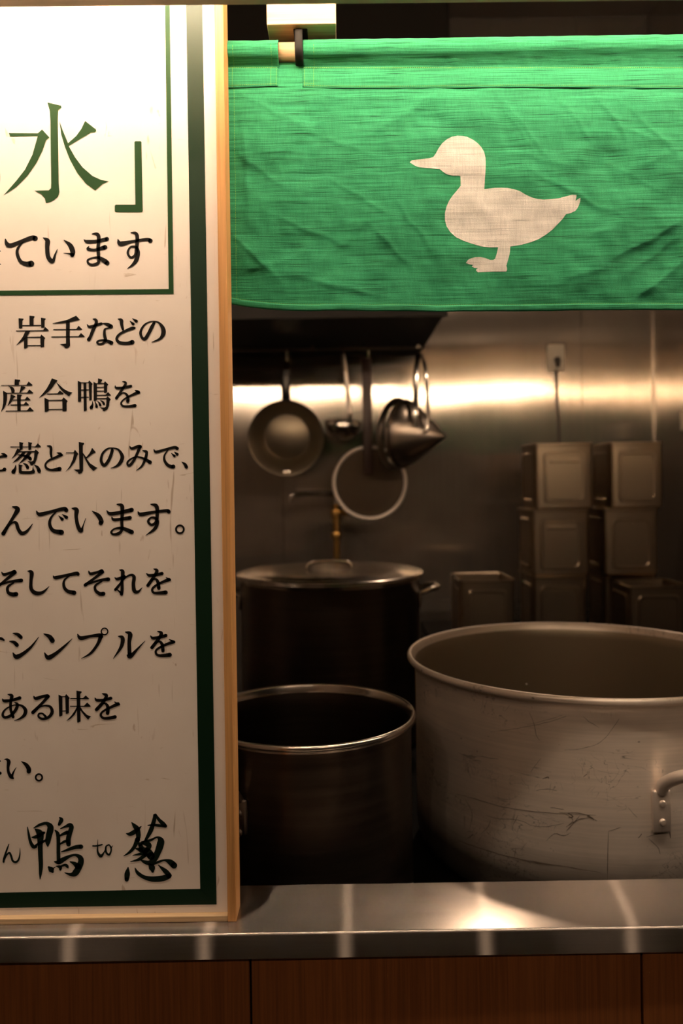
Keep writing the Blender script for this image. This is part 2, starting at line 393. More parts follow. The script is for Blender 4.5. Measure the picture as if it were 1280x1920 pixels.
# -- lettering, brush strokes: R = ribbon x y width ..., P = filled outline x y ..., O = ring x y radius width
TEXT = {
 'water': ('print_green', 0, 180, .234375, """
P 380 52 490 78 492 95 466 112 463 200 470 700 476 770 465 805 430 835 400 850 368 858 360 820 330 785 275 758 390 755 408 738 410 700 403 200 398 120
P 70 297 303 299 337 268 396 332 369 354 340 440 290 540 220 640 130 730 28 796 130 680 200 590 260 470 303 320 82 325
P 476 200 500 270 545 378 610 320 650 265 681 200 768 268 770 282 760 291 728 293 550 400 600 490 660 570 740 640 810 672 871 683 820 705 762 757 690 705 620 620 560 510 520 410 490 310
P 1075 368 1083 362 1125 362 1132 368 1142 920 1136 930 925 930 918 922 918 878 926 870 1083 870"""),
 'a': ('ink', 0, 420, .234375, """
R -10 210 14 4 219 6
R -12 318 14 6 323 6
R 44 122 8 55 158 30 85 173 34 150 150 30 250 112 34 282 116 40
R 195 138 6 150 185 18 138 235 24 165 300 28 210 320 36 250 318 46
R 348 112 8 380 135 36 378 190 32 385 260 32 412 298 34 428 290 24 442 245 14 460 202 4
R 512 130 6 560 170 34 582 220 38 578 250 30
R 510 233 4 555 238 12 582 246 26
R 738 80 8 775 82 26 790 110 28 785 200 26 790 280 24 785 312 24 745 328 22 710 318 18 703 290 16 740 272 12 790 270 22 835 295 36 858 313 34
R 672 126 6 700 142 28 780 138 26 856 120 30
R 712 178 4 705 200 24 760 208 20 840 186 34
R 1048 70 8 1085 75 24 1098 110 28 1092 200 26 1080 250 20 1045 268 18 1022 230 18 1045 185 14 1090 188 20 1106 230 26 1090 290 32 1060 328 20 1018 358 3
R 943 123 6 965 158 38 1050 142 22 1170 124 24 1203 135 34"""),
 'b': ('ink', 20, 580, .1171875, """
P 127 142 205 150 210 162 190 185 188 298 160 308 133 303
P 302 102 380 110 385 125 368 150 368 258 302 258
P 485 135 560 146 562 160 545 180 545 290 490 296
P 185 253 488 250 488 265 185 268
P 85 340 520 333 555 283 614 338 608 347 85 353
P 237 348 315 348 262 438 210 500 85 580 160 490 200 430
P 212 470 270 430 273 612 230 630 215 625
P 265 440 475 437 490 402 556 460 540 480 538 600 480 613 475 455 265 455
P 270 572 480 570 480 585 270 588
P 670 222 900 170 1048 102 1110 168 945 205 850 222 675 230
P 885 190 945 190 948 500 952 580 930 612 890 626 868 620 862 600 830 580 785 560 885 548
P 682 318 1050 315 1088 262 1145 318 1140 328 682 332
P 652 435 1085 430 1125 378 1187 436 1180 443 652 450"""),
 'b2': ('ink', 20, 580, .234375, """
R 658 78 6 680 85 22 685 110 24 660 165 26 640 215 24 625 242 28
R 612 122 6 630 140 20 680 128 20 725 115 20
R 738 112 6 775 122 26 802 138 32
R 785 150 8 755 160 16 750 200 22 758 245 24 740 272 18 705 278 16 693 262 16 715 248 12 760 250 20 806 268 30
R 860 78 8 885 88 26 888 120 24 898 160 18
R 990 150 18 970 152 24 920 172 20 870 200 18 848 235 20 870 265 24 930 272 24 973 263 34
R 955 95 6 980 118 22
R 975 75 6 1005 95 24
R 1148 108 20 1130 140 26 1105 190 26 1075 236 26 1050 225 20 1040 180 20 1070 125 14 1125 97 8 1180 105 14 1215 145 28 1222 190 34 1195 235 20 1128 263 4"""),
 'c': ('ink', 0, 695, .109375, """
P 254 147 345 157 348 175 327 198 327 243 250 245
P 22 248 455 243 492 186 562 245 555 257 22 262
P 140 262 200 268 235 295 256 340 248 380 200 382 190 330 170 290
P 360 260 420 272 440 290 390 335 350 378 332 378 350 320
P 52 342 120 380 465 376 503 320 572 378 565 391 125 394 122 500 105 580 70 650 12 715 40 640 55 560 58 450
P 185 405 262 432 265 445 235 470 190 550 128 610 160 520 180 460
P 292 408 370 415 375 428 357 450 357 690 298 690
P 215 495 428 492 465 443 525 500 520 508 215 510
P 185 580 408 578 445 530 500 588 495 595 185 597
P 98 685 465 680 513 622 580 688 574 695 98 700
P 890 130 985 165 985 180 950 210 890 300 820 370 740 430 668 467 740 385 800 310 850 220
P 960 195 1010 235 1090 310 1170 355 1245 375 1215 400 1185 440 1100 385 1030 310
P 805 392 985 388 1025 338 1092 393 1085 405 805 408
P 762 465 835 497 835 690 800 708 768 708
P 830 502 1062 497 1092 457 1162 522 1143 548 1143 682 1120 696 1072 696 1068 517 830 518
P 830 656 1075 654 1075 670 830 674"""),
 'c2': ('ink', 130, 695, .1171875, """
P 135 160 190 187 190 490 165 500 140 497
P 185 187 300 187 320 155 374 212 360 235 360 465 320 480 310 200 185 203
P 225 195 272 195 280 635 240 650 232 645
P 188 302 312 300 312 315 188 317
P 188 420 312 418 312 433 188 435
P 387 178 443 205 443 475 400 487 390 480
P 460 122 525 142 528 155 495 200 455 200
P 440 198 555 196 570 168 625 222 605 245 605 345 580 358 555 355 553 212 440 214
P 440 260 556 258 556 272 440 274
P 440 320 556 318 556 333 440 335
P 440 388 580 385 620 342 668 393 660 400 440 402
P 440 440 590 436 610 407 665 460 645 485 635 560 610 620 555 650 538 640 535 615 515 605 480 588 560 590 585 575 592 520 592 455 440 455
R 370 492 8 372 540 26 352 590 52
R 410 492 8 430 540 26 437 578 40
R 450 485 8 480 520 26 495 553 36
R 495 475 8 535 500 28 553 532 36
R 850 172 10 885 182 30 903 208 36 860 280 40 800 370 40 754 440 44
R 735 240 10 750 275 36 850 275 40 985 248 42
R 800 405 12 850 358 20 895 365 30 928 400 38 938 450 46 935 492 50
R 1050 312 10 1090 335 44 1122 355 24
R 1105 345 50 1000 392 36 880 455 24 828 520 28 862 566 32 950 572 38 1050 560 50"""),
 'd': ('ink', 0, 815, .140625, """
R 20 250 8 55 262 30 85 285 30
R 82 285 34 30 290 30 -20 305 22
R -20 480 22 30 476 26 62 462 46
P 140 157 470 157 505 115 548 158 540 167 140 170
P 258 98 315 108 305 128 303 195 275 205 262 200
P 377 98 432 108 420 130 418 195 395 205 380 200
P 230 185 285 200 255 240 200 290 150 326 190 270
P 255 222 460 218 477 195 522 238 505 262 490 330 470 380 430 410 408 405 395 375 360 350 420 358 445 345 455 300 460 235 255 235
P 300 235 345 235 310 285 240 345 165 380 230 310
P 375 232 425 232 385 300 320 350 245 397 300 330
R 235 268 8 300 275 24 380 300 36 404 323 42
R 210 405 8 205 450 30 180 495 52
P 248 395 305 408 290 425 288 475 300 485 400 485 430 475 440 410 450 455 470 490 460 515 400 525 280 523 252 505
R 310 380 8 350 405 34 369 438 40
R 460 405 8 500 435 36 524 486 48
R 630 150 12 670 160 34 682 190 36 680 250 34 688 300 26
R 760 242 10 800 252 30 830 272 22
R 815 270 40 740 305 32 650 345 26 607 400 26 625 450 32 690 470 28 795 456 52
P 1050 98 1120 108 1125 120 1105 145 1105 240 1150 300 1200 240 1228 175 1275 230 1275 240 1245 248 1155 318 1200 380 1275 430 1300 440 1245 483 1190 430 1140 340 1110 270 1108 480 1090 510 1048 525 1040 500 980 465 1060 462
P 880 235 980 235 1000 200 1045 255 1030 280 1000 360 940 440 872 498 930 420 970 330 988 248 880 247"""),
 'd2': ('ink', 180, 815, .140625, """
R 214 198 30 215 220 38 180 320 40 130 396 40 95 402 40 68 340 36 90 250 30 150 190 22 210 178 14 290 195 24 340 260 42 348 320 48 310 390 42 260 425 22 200 446 6
R 450 155 12 478 184 34 560 158 40 590 160 44
R 585 165 40 550 250 36 500 350 34 450 408 36 422 400 28 425 360 26 480 315 20 550 295 18 640 320 30 720 368 48
R 625 212 14 665 225 36 675 250 36 655 330 36 610 420 26 540 475 8
R 772 200 12 800 230 34 900 205 32 1040 170 36 1082 184 42
R 960 205 14 915 270 22 912 340 32 950 400 40 1000 425 44 1030 425 52
R 1005 248 8 1045 285 34
R 1045 230 8 1082 262 38
R 1140 362 6 1185 395 36 1204 432 42"""),
 'e': ('ink', 0, 930, .28125, """
R 85 72 8 118 88 30 90 140 20 50 205 20 23 250 26
R 40 222 8 80 180 10 108 180 20 122 220 22 145 248 24 180 235 18 218 185 3
R 243 100 6 265 122 24 340 105 20 425 85 24 442 95 26
R 375 105 8 340 145 14 332 190 20 355 230 24 410 242 32
R 392 132 4 415 155 20
R 415 122 4 443 142 22
R 480 82 6 510 92 28 508 140 22 520 200 24 540 232 26 552 205 10 572 148 3
R 614 100 4 655 130 26 675 165 28 672 180 28
R 780 55 6 812 65 24 815 110 22 812 170 20 812 225 18 790 250 20 755 255 14 742 240 14 765 218 10 815 215 20 878 240 28
R 712 98 6 735 118 22 800 110 22 878 92 26
R 745 140 6 757 157 18 800 155 18 866 145 24
R 1005 55 6 1040 65 24 1048 100 22 1042 170 20 1010 192 16 988 170 16 1005 145 12 1035 148 18 1050 175 20 1030 220 20 972 262 3
R 920 105 6 940 122 24 1020 108 18 1110 98 20 1125 105 24
O 1199 222 26 13"""),
 'f': ('ink', 0, 1050, .2578125, """
R 12 88 6 30 105 20 70 95 18 105 85 26
R 110 90 24 60 130 20 0 180 18 -15 188 20
R 0 180 12 70 158 16 155 148 26
R 100 165 10 58 195 18 60 235 22 90 250 28 118 248 30
R 202 80 6 230 92 28 226 150 22 228 210 24 260 240 28 310 235 20 358 192 3
R 388 115 6 405 128 24 480 112 20 555 98 26 568 104 22
R 515 108 8 470 145 14 465 190 20 490 225 24 540 238 30
R 645 80 6 660 100 20 710 88 18 740 80 26
R 745 86 24 690 130 18 620 182 22
R 640 174 12 720 148 16 788 140 26
R 740 155 10 695 185 16 695 220 20 725 245 26 752 245 28
R 870 72 6 892 85 26 888 150 20 888 210 22 884 248 22
R 835 128 6 855 138 20 905 120 18
R 905 120 20 880 165 16 840 215 20
R 852 215 8 880 240 14
R 880 160 8 920 122 12 955 108 16 975 125 24 970 175 24 978 225 26 1005 230 18 1034 200 3
R 1118 65 6 1140 75 22 1130 105 22 1075 185 22
R 1065 98 6 1085 112 20 1130 108 20 1178 98 22
R 1095 150 8 1130 138 14 1148 160 22 1155 205 24
R 1208 128 6 1235 144 18
R 1228 142 24 1160 170 16 1115 200 16 1108 225 16 1130 240 18 1205 236 28"""),
 'g': ('ink', 0, 1165, .265625, """
R -20 118 14 10 122 18 28 132 12
R 92 84 6 125 92 22 148 112 24
R 68 140 6 100 148 22 120 167 26
R 92 222 6 115 250 30 160 230 24 220 180 16 274 110 3
R 310 88 6 350 108 28 370 136 32
R 315 222 6 340 255 30 390 230 24 450 180 16 510 122 3
R 548 90 6 570 118 26 640 104 18 705 98 26 718 108 20
R 712 105 28 690 160 20 640 225 16 574 262 3
O 738 71 23 9
R 835 105 6 865 118 26 855 180 22 800 262 3
R 885 75 6 918 90 30 912 150 24 915 235 26
R 898 238 8 920 248 26 970 195 14 1024 138 3
R 1112 70 6 1138 82 22 1125 115 22 1072 185 22
R 1062 102 6 1080 118 20 1125 112 20 1170 100 22
R 1090 155 8 1125 142 14 1145 165 22 1150 208 22
R 1195 128 6 1228 145 18
R 1222 145 22 1155 170 16 1105 200 14 1102 228 16 1130 242 18 1198 236 28"""),
 'h': ('ink', 0, 1285, .1875, """
R 80 90 8 118 105 34 108 160 26 108 240 26 132 315 28
R 25 135 8 45 155 30 120 148 26 198 125 32
R 150 172 10 175 190 28 160 240 30 110 300 28 50 320 26 28 290 24 55 240 16 130 200 12 210 200 20 255 245 34 245 295 32 200 332 18 145 352 5
R 338 108 8 360 130 32 430 110 28 475 105 34
R 482 110 32 420 180 26 330 270 34
R 350 245 10 430 205 14 500 212 24 522 265 32 490 315 28 430 335 24 388 315 20 390 285 18 425 282 16 455 310 24
P 585 92 625 110 625 300 600 312 592 310
P 620 108 650 108 662 85 698 125 690 140 690 275 675 284 658 284 652 118 620 118
P 620 252 660 250 660 260 620 262
P 764 52 815 60 818 70 803 85 806 360 780 374 772 370
P 703 126 830 126 858 100 893 133 886 138 703 136
P 700 204 840 204 872 170 910 208 900 214 700 214
P 770 210 785 215 750 290 705 335 662 356 715 300 750 250
P 805 215 830 255 870 295 912 310 895 325 882 344 845 305 800 245
R 1022 82 8 1045 90 24 1065 105 30 1030 170 32 965 242 32
R 950 125 8 970 148 28 1040 145 26 1108 128 30
R 1005 195 10 1050 180 18 1078 215 32 1076 278 34
R 1145 165 8 1190 190 22
R 1180 185 34 1100 222 24 1030 260 20 1008 295 22 1030 325 24 1080 328 28 1150 315 34"""),
 'i': ('ink', 0, 1405, .078125, """
R -20 280 44 4 280 36
R -24 570 90 6 570 70
R 105 235 12 175 245 60 212 300 88 195 420 66 205 540 66 260 650 80 312 690 50
R 300 680 40 300 610 50 345 510 30 392 432 10
R 512 288 12 620 360 80 690 460 100 692 530 98
O 936 671 78 44"""),
 'j': ('ink_green', 0, 1510, .1328125, """
R 128 545 10 100 620 22 60 740 26 52 795 28
R 60 780 10 95 700 20 135 670 26 160 720 28 180 780 28 220 800 30 260 770 24 282 690 16 284 600 5
R 388 305 12 405 400 30 430 510 40 470 580 50 510 582 36
R 480 318 14 560 275 36 650 252 40 705 290 76 712 340 86 690 430 80 675 520 66 676 580 12
R 500 335 20 555 385 90 570 440 90 568 560 68 572 700 62 578 850 56 572 960 40 566 1040 10
R 452 450 16 520 440 50 620 385 36
R 500 565 20 560 535 40 650 490 26
R 845 172 20 866 205 58 835 268 36
R 778 350 16 815 400 50 825 500 50 825 650 50 828 800 50
R 855 328 14 920 300 30 985 280 60 1010 310 60 982 400 66 965 480 66 968 548 60
R 850 425 24 900 400 40 950 380 50
R 850 545 20 910 510 36 960 500 36
R 870 655 16 960 625 36 1060 590 50 1145 582 58
R 770 795 16 830 800 60 900 760 60 1000 710 34 1075 702 36 1130 735 66 1145 790 76 1110 880 84 1060 955 84 1000 975 44 915 950 10
R 990 795 14 1050 820 50 1100 860 80
R 690 872 30 725 908 76 742 935 36
R 740 895 20 785 868 8
R 795 860 12 850 870 46 852 905 30
R 850 862 20 920 840 36 950 862 40 962 882 14"""),
 'k': ('ink_green', 160, 1510, .1484375, """
R 157 432 5 155 520 14 158 590 24 195 640 36 235 595 16 255 550 10
R 96 512 18 150 510 20 212 495 16
R 300 495 14 262 520 20 262 590 24 300 622 24 326 570 18 318 515 16 285 500 10
R 310 520 8 325 535 12 348 508 6
R 585 215 10 622 260 50 655 300 60 670 380 56 660 440 44
R 518 355 12 570 360 48 640 320 50 705 265 10
R 660 430 60 620 520 44 560 590 32 485 638 8
R 870 122 26 872 170 46 850 250 50 820 330 52 760 440 30
R 885 118 30 930 180 38 980 230 50 1012 260 40
R 790 252 12 870 248 30 1005 262 34
R 740 450 16 820 440 30 905 402 22 950 440 76 945 500 86 910 600 76 865 680 76 815 725 60 745 712 40 690 682 8
R 690 490 50 720 550 60 790 590 90 830 640 90
R 720 470 40 790 490 66 800 530 56 730 600 44 600 630 8
R 760 620 50 680 680 36 570 710 8
R 640 545 16 700 560 60
R 540 785 14 530 860 64 522 935 50
R 628 790 10 660 850 40 740 905 46 850 930 64 980 920 70 1055 892 60
R 1065 885 50 1010 830 56 920 752 8
R 805 740 24 840 785 76 850 835 30
R 840 755 16 920 715 30 1000 692 24 1070 715 66 1120 758 76"""),
}
def ribbon(bm, tri, ox, oy, s):
    pts = smooth_path([(a, b_, c) for a, b_, c in tri], 7)
    n = len(pts); L, R_ = [], []
    def put(x, y):
        p = at(ox + x * s, oy + y * s, YP); return bm.verts.new((p.x, YP - .00025, p.z))
    for i, p in enumerate(pts):
        a, b_ = pts[max(i - 1, 0)], pts[min(i + 1, n - 1)]
        t = Vector((b_.x - a.x, b_.y - a.y)); t = t.normalized() if t.length > 1e-6 else Vector((1, 0))
        h = max(p.z * 1.07 + .3, 1.5) / 2
        L.append(put(p.x - t.y * h, p.y + t.x * h)); R_.append(put(p.x + t.y * h, p.y - t.x * h))
    for i in range(n - 1): bm.faces.new((L[i], R_[i], R_[i + 1], L[i + 1]))
    for i in (0, n - 1):                              # round ends
        p = pts[i]; r = max(p.z * 1.07 + .3, 1.5) / 2
        c = [put(p.x + r * math.cos(2 * PI * k / 14), p.y + r * math.sin(2 * PI * k / 14)) for k in range(14)]
        bm.faces.new(c)
for key, (mm, ox, oy, s, data) in TEXT.items():
    bm = BM()
    for line in data.strip().split('\n'):
        q = line.split(); k = q[0]; v = [float(z) for z in q[1:]]
        if k == 'P': plane_poly(bm, [(ox + v[i] * s, oy + v[i + 1] * s) for i in range(0, len(v), 2)], YP)
        elif k == 'R': ribbon(bm, [v[i:i + 3] for i in range(0, len(v), 3)], ox, oy, s)
        else:
            ring = [[], []]
            for j in (0, 1):
                r = v[2] + (v[3] / 2 if j else -v[3] / 2)
                for a in range(28):
                    p = at(ox + (v[0] + r * math.cos(2 * PI * a / 28)) * s, oy + (v[1] + r * math.sin(2 * PI * a / 28)) * s, YP)
                    ring[j].append(bm.verts.new((p.x, YP - .00025, p.z)))
            for a in range(28): bm.faces.new((ring[0][a], ring[0][(a + 1) % 28], ring[1][(a + 1) % 28], ring[1][a]))
    for f in bm.faces:
        f.normal_update()
        if f.normal.y > 0: f.normal_flip()
    obj('lettering', bm, mm, sign)

# ------------------------------------------------------------ beam, header, LED strip, mounting block
YBM = .762                                            # back face of the beam
zb0 = at(300, 14.9, YBM).z
beam = tag(obj('wooden_beam', extrude_profile([(.69, zb0), (YBM, zb0), (YBM, zb0 + .41), (.69, zb0 + .41)], -1.6, 2.05, -.0145, .0125), 'beam'), 'wide wooden beam running along the top above sign and curtain', 'beam')
head = tag(obj('header_board', boxm((-1.6, .71, zb0 + .412), (2.3, .99, zb0 + .44), .002, 1), 'header'), 'wooden header board above the curtain, behind the top beam', 'board')
def yl(x): return .776 + .0078 * x
zl = zb0 + .148
ls = thing('light_strip', 'warm glowing light strip hidden behind the wooden beam over the sign', 'light', (0, .776, zl))
obj('tube', tubem([(-1.3, yl(-1.3), zl), (2.2, yl(2.2), zl)], .005, 10), 'led', ls)
for x in (-1.0, -.4, .2, .8, 1.4, 1.9):
    obj('clip', boxm((x - .006, yl(x) - .0145, zl + .004), (x + .006, yl(x) + .004, zl + .009)), 'alu_plain', ls)

pL, pR = at(500, 45, .9), at(630, 45, .9)
zbl = at(565, 45.5, .9).z
block = thing('mounting_block', 'square pine block fixed under the header, holding the black curtain hook', 'block', ((pL.x + pR.x) / 2, .917, zbl))
obj('wood_block', boxm((pL.x, .9, zbl), (pR.x, .936, zb0 + .411), .0006, 1), 'pine_x', block)
ph = at(564, 70, .92)
obj('hook_plate', boxm((ph.x - .008, .908, zbl - .0022), (ph.x + .008, .934, zbl), .0008, 1), 'black', block)
YR = .918
rc = at(543, 98, YR); RR = .0103
xh = at(560, 90, .907).x
hp = [Vector((xh, .924, zbl - .002))]
for k in range(13):
    a = math.radians(60 + 25 * k)
    hp.append(Vector((xh, YR + (RR + .0035) * math.cos(a), rc.z + (RR + .0035) * math.sin(a))))
hp2 = [Vector((xh, .909, zbl - .001)), Vector((xh, .9045, zbl - .006)), Vector((xh, .9030, rc.z + .006))]
for k in range(9):
    a = math.radians(180 + 22 * k); hp2.append(Vector((xh, YR + (RR + .0042) * math.cos(a), rc.z + (RR + .0042) * math.sin(a))))
obj('hook', tubem(smooth_path(hp2, 3), .0046, 12, flat=.35, up=(1, 0, 0)), 'black', block, True)
xl = xr_out + .003
rod = tag(obj('curtain_rod', tubem([(xl, YR, rc.z), (2.0, YR, rc.z)], RR, 24), 'pine_x', None, True), 'round pale wooden rod threaded through the top of the green curtain', 'rod')

# ------------------------------------------------------------ green half curtain
noren = thing('half_curtain', 'short green linen shop curtain with a white duck print', 'curtain', (.3, YR, rc.z))
YCL = .919
ZM = .453125
CR = []
for c in """500 380 700 640 2.2 22|520 430 640 600 1.6 16|780 440 870 560 2.2 18|930 430 1010 540 2.4 18|1000 530 1160 585 1.8 16|1060 470 1210 610 1.8 20
690 740 990 890 2.4 20|1000 1070 1275 920 3.4 26|1050 1140 1275 970 2.2 20|1090 1235 1275 1090 3.2 20|90 540 210 425 2.2 20|-20 570 150 470 2.0 22|110 870 220 1010 2.0 20|0 955 115 1070 2.0 18
740 1185 1010 1095 2.0 22|560 1120 480 1260 1.8 20|255 395 150 450 1.8 16|1100 700 1275 620 2.2 26|1000 700 1180 800 1.6 24|620 650 780 690 1.6 24|60 700 230 640 1.6 24|820 1010 960 960 1.4 20
-600 370 -310 520 2.4 26|-560 640 -400 760 2.0 24|-580 980 -440 1120 2.4 24|-440 700 -180 480 2.2 24|-330 1150 20 1230 2.2 26|-250 560 -40 640 1.8 22|-400 900 -150 1010 2.0 24|-160 760 40 880 1.8 20|-540 440 -520 900 2.4 30|-200 1080 -60 960 1.8 20|-580 1150 -300 1060 1.8 18
1300 600 1500 700 2.2 24|1320 1000 1560 880 2.4 24|1350 1200 1600 1100 2.0 24""".replace('\n', '|').split('|'):
    v = [float(z) for z in c.split()]
    CR.append((700 + v[0] * ZM, v[1] * ZM, 700 + v[2] * ZM, v[3] * ZM, v[4] * .00066, v[5] * ZM))
def disp(px, py):
    d = .0030 * noise.noise((px * .0075, py * .009, 3.1)) + (.0026 * noise.noise((px * .015, py * .018, 7.7)) + .0013 * noise.noise((px * .030, py * .030, 2.7))) + .0006 * noise.noise((px * .05, py * .05, 1.7))
    for x0, y0, x1, y1, A, wd in CR:
        dx, dy = x1 - x0, y1 - y0; l = math.hypot(dx, dy)
        t = ((px - x0) * dx + (py - y0) * dy) / l
        if t < -40 or t > l + 40: continue
        s = ((px - x0) * dy - (py - y0) * dx) / l + 5 * noise.noise((px * .03, py * .03, l))
        if abs(s) > 5 * wd: continue
        tap = max(0, 1 - max(0, abs(t - l / 2) - l * .25) / (l * .25 + 40))
        d += A * tap * (math.exp(-s / wd) if s > 0 else math.exp(s / (wd * .35)))
    top = min(1, max(0, (py - 150) / 70)); 
    return d * (.12 + .88 * top)
def left_x(py): return 424.2 + (py - 80) * .0133 + .8 * noise.noise((py * .05, 0, 9))
def bot_y(px):
    if px < 600:
        t = max(0, (600 - px) / 172); return 584.5 - 14 * t ** 2.2
    return 584.5 + 1.5 * math.sin((px - 600) / 130) + 1.0 * noise.noise((px * .02, 0, 2)) - 1.0
XR_PX = 1560
def front(px, py, off=0):
    p = at(px, py, YCL); return Vector((p.x, YCL - .0045 - disp(px, py) - off + .0045 * min(1, max(0, (190 - py) / 60)), p.z))
XR_FAR = 3800                                         # the curtain runs on past the photograph's edge
def columns(x0, step):
    n1 = int((XR_PX - x0) / step); n2 = 70
    return [x0 + (XR_PX - x0) * k / n1 for k in range(n1)] + [XR_PX + (XR_FAR - XR_PX) * k / n2 for k in range(n2 + 1)]
cols = columns(424, 3.8); nx, ny = len(cols) - 1, 130
verts, faces = [], []
for j in range(ny + 1):
    for i in range(nx + 1):
        u, v = (cols[i] - 424) / (XR_FAR - 424), j / ny
        py = 117 + v * (bot_y(cols[i]) - 117)
        x0 = left_x(py)
        verts.append(front(x0 + u * (XR_FAR - x0), py))
for j in range(ny):
    for i in range(nx):
        a = j * (nx + 1) + i; faces.append((a, a + nx + 1, a + nx + 2, a + 1))
me = bpy.data.meshes.new('cloth'); me.from_pydata(verts, [], faces)
cl = obj('cloth', me, 'green_cloth', noren, True)
so = cl.modifiers.new('t', 'SOLIDIFY'); so.thickness = .0007; so.offset = -1
# bottom hem fold
def strip(name, rows, px0, px1, fn, material='green_cloth', thick=.0007, step=3):
    xs_ = columns(px0, step) if px1 > XR_PX else [px0 + (px1 - px0) * k / int((px1 - px0) / step) for k in range(int((px1 - px0) / step) + 1)]
    n = len(xs_) - 1; vs, fs = [], []
    for j in range(rows + 1):
        for x_ in xs_: vs.append(fn(x_, j / rows))
    for j in range(rows):
        for i in range(n):
            a = j * (n + 1) + i; fs.append((a, a + n + 1, a + n + 2, a + 1))
    me = bpy.data.meshes.new(name); me.from_pydata(vs, [], fs)
    o = obj(name, me, material, noren, True)
    s_ = o.modifiers.new('t', 'SOLIDIFY'); s_.thickness = thick; s_.offset = -1
    return o
def sleeve(seed, edge):
    def fn(px, t):
        # over the rod from the back, round the front, pinched at the seam, flap below
        wr = 1 + .10 * noise.noise((px * .02, seed, 1)) ; n1 = noise.noise((px * .045, t * 4, seed)); n2 = noise.noise((px * .015, t * 2, seed + 5))
        if t < .55:
            a = math.radians(150 - 195 * (t / .42)) if t < .42 else math.radians(-45)
            r = RR + .0022 + .0004 * n1 + .0007 * n2 * max(0, (t - .12)) * 3
            y, z = YR - r * math.cos(a), rc.z + r * math.sin(a)
            if t > .42:                                   # from under the rod in to the seam
                k = (t - .42) / .13
                ys, zs = YCL - .0008, at(px, 127.5, YCL).z
                y = y + (ys - y) * k ** .8 + .0016 * n1 * math.sin(k * PI); z = z + (zs - z) * k
            return Vector((at(px, 98, .906).x, y, z))
        s = (t - .55) / .45
        py0, py1 = 127.5, 167.5 + edge(px)
        py = py0 + (py1 - py0) * s
        p = at(px, py, YCL)
        z0 = at(px, py0, YCL).z
        y = YCL - .0012 - .0022 * math.sin(min(1, s * 1.3) * PI / 2) - .0006 * n2 * s
        return Vector((p.x, y, p.z))
    return fn
strip('sleeve', 44, 424.5, 521, sleeve(1, lambda px: -3.5 * max(0, (px - 430) / 90)))
strip('sleeve', 44, 567.5, XR_FAR, sleeve(8, lambda px: -1.5 * math.exp(-(px - 568) / 12) + 1.2 * math.sin(px / 90)))
# stitching
def stitches(paths, off=.0006):
    bm = BM()
    for fn, n in paths:
        for i in range(n):
            a, b_ = fn((i + .1) / n), fn((i + .72) / n)
            d = (b_ - a); l = d.length
            if l < 1e-6: continue
            d /= l; s = Vector((0, 1, 0)).cross(d) * .00022
            o_ = Vector((0, -off, 0))
            v = [bm.verts.new(p + o_) for p in (a + s, b_ + s, b_ - s, a - s)]
            v2 = [bm.verts.new(p + Vector((0, .0004, 0)) + o_) for p in (a + s, b_ + s, b_ - s, a - s)]
            bm.faces.new(v)
            for k in range(4): bm.faces.new((v[k], v2[k], v2[(k + 1) % 4], v[(k + 1) % 4]))
    bmesh.ops.recalc_face_normals(bm, faces=bm.faces)
    return bm
S1, S2 = sleeve(1, lambda px: -3.5 * max(0, (px - 430) / 90)), sleeve(8, lambda px: -1.5 * math.exp(-(px - 568) / 12) + 1.2 * math.sin(px / 90))
ln = lambda f, a, b_, t: (lambda s: f(a + (b_ - a) * s, t))
vt = lambda f, px, t0, t1: (lambda s: f(px, t0 + (t1 - t0) * s))
obj('stitching', stitches([(ln(S1, 426, 520, .558), 24), (ln(S1, 426, 520, .95), 24), (vt(S1, 436, .30, 1), 22), (vt(S1, 508, .30, 1), 22), (vt(S1, 518, .6, 1), 12),
                           (ln(S2, 569, XR_PX, .558), 260), (ln(S2, 569, XR_PX, .955), 260), (ln(S2, 569, 590, .91), 6), (vt(S2, 571, .6, 1), 12), (vt(S2, 588, .30, 1), 20)]), 'thread', noren, kind='stuff')
obj('stitching', stitches([(lambda s: front(430 + s * (XR_PX - 430), bot_y(430 + s * (XR_PX - 430)) - 12), 280), (lambda s: front(left_x(125 + 450 * s) + 14, 125 + 450 * s), 100)], .0005), 'thread', noren, kind='stuff')
# bottom hem, turned up
# (a second layer of cloth, a little proud)
strip('hem', 4, 428.5, XR_FAR, lambda px, t: front(px, bot_y(px) - 11 + 12.2 * t, .0009 + .0004 * math.sin(t * PI)))
# duck print
DUCK = [tuple(float(z) for z in q.split()) for q in """148 680|156 672|200 668|230 664|245 658|256 642|265 625|280 603|300 585|322 573|345 568|366 569|385 573|410 585|430 600|445 617|455 635|460 658|461 680|460 710|458 740|456 787|475 785|500 783|525 783|550 785|576 790|600 797|625 810|650 822|675 829|700 832|730 831|760 828|790 820|815 813|833 813|834 820|830 838|840 830|851 824|850 838|845 855|838 868|830 878|812 887|790 893|777 912|760 930|736 955|710 975|682 992|650 1005|610 1017|562 1025|561 1042|558 1060|552 1082|545 1105|548 1114|548 1122|545 1129|490 1128|430 1130|422 1122|424 1116|432 1112|415 1111|405 1106|410 1099|395 1097|380 1092|386 1082|395 1075|418 1068|440 1067|462 1072|480 1080|492 1080|500 1075|507 1052|512 1028|475 1027|440 1022|404 1012|370 1000|340 986|315 965|300 942|293 915|293 887|300 860|310 837|325 815|342 795|358 775|358 755|357 735|348 733|325 733|300 728|284 718|272 708|235 705|200 702|183 700|170 695|158 687""".split('|')]
dpx = [(700 + a * ZM, b_ * ZM) for a, b_ in DUCK]
n = len(dpx)
from mathutils.geometry import intersect_point_line
def inside(x, y):
    c = False
    for k in range(n):
        (x0, y0), (x1, y1) = dpx[k], dpx[k - 1]
        if (y0 > y) != (y1 > y) and x < (x1 - x0) * (y - y0) / (y1 - y0) + x0: c = not c
    return c
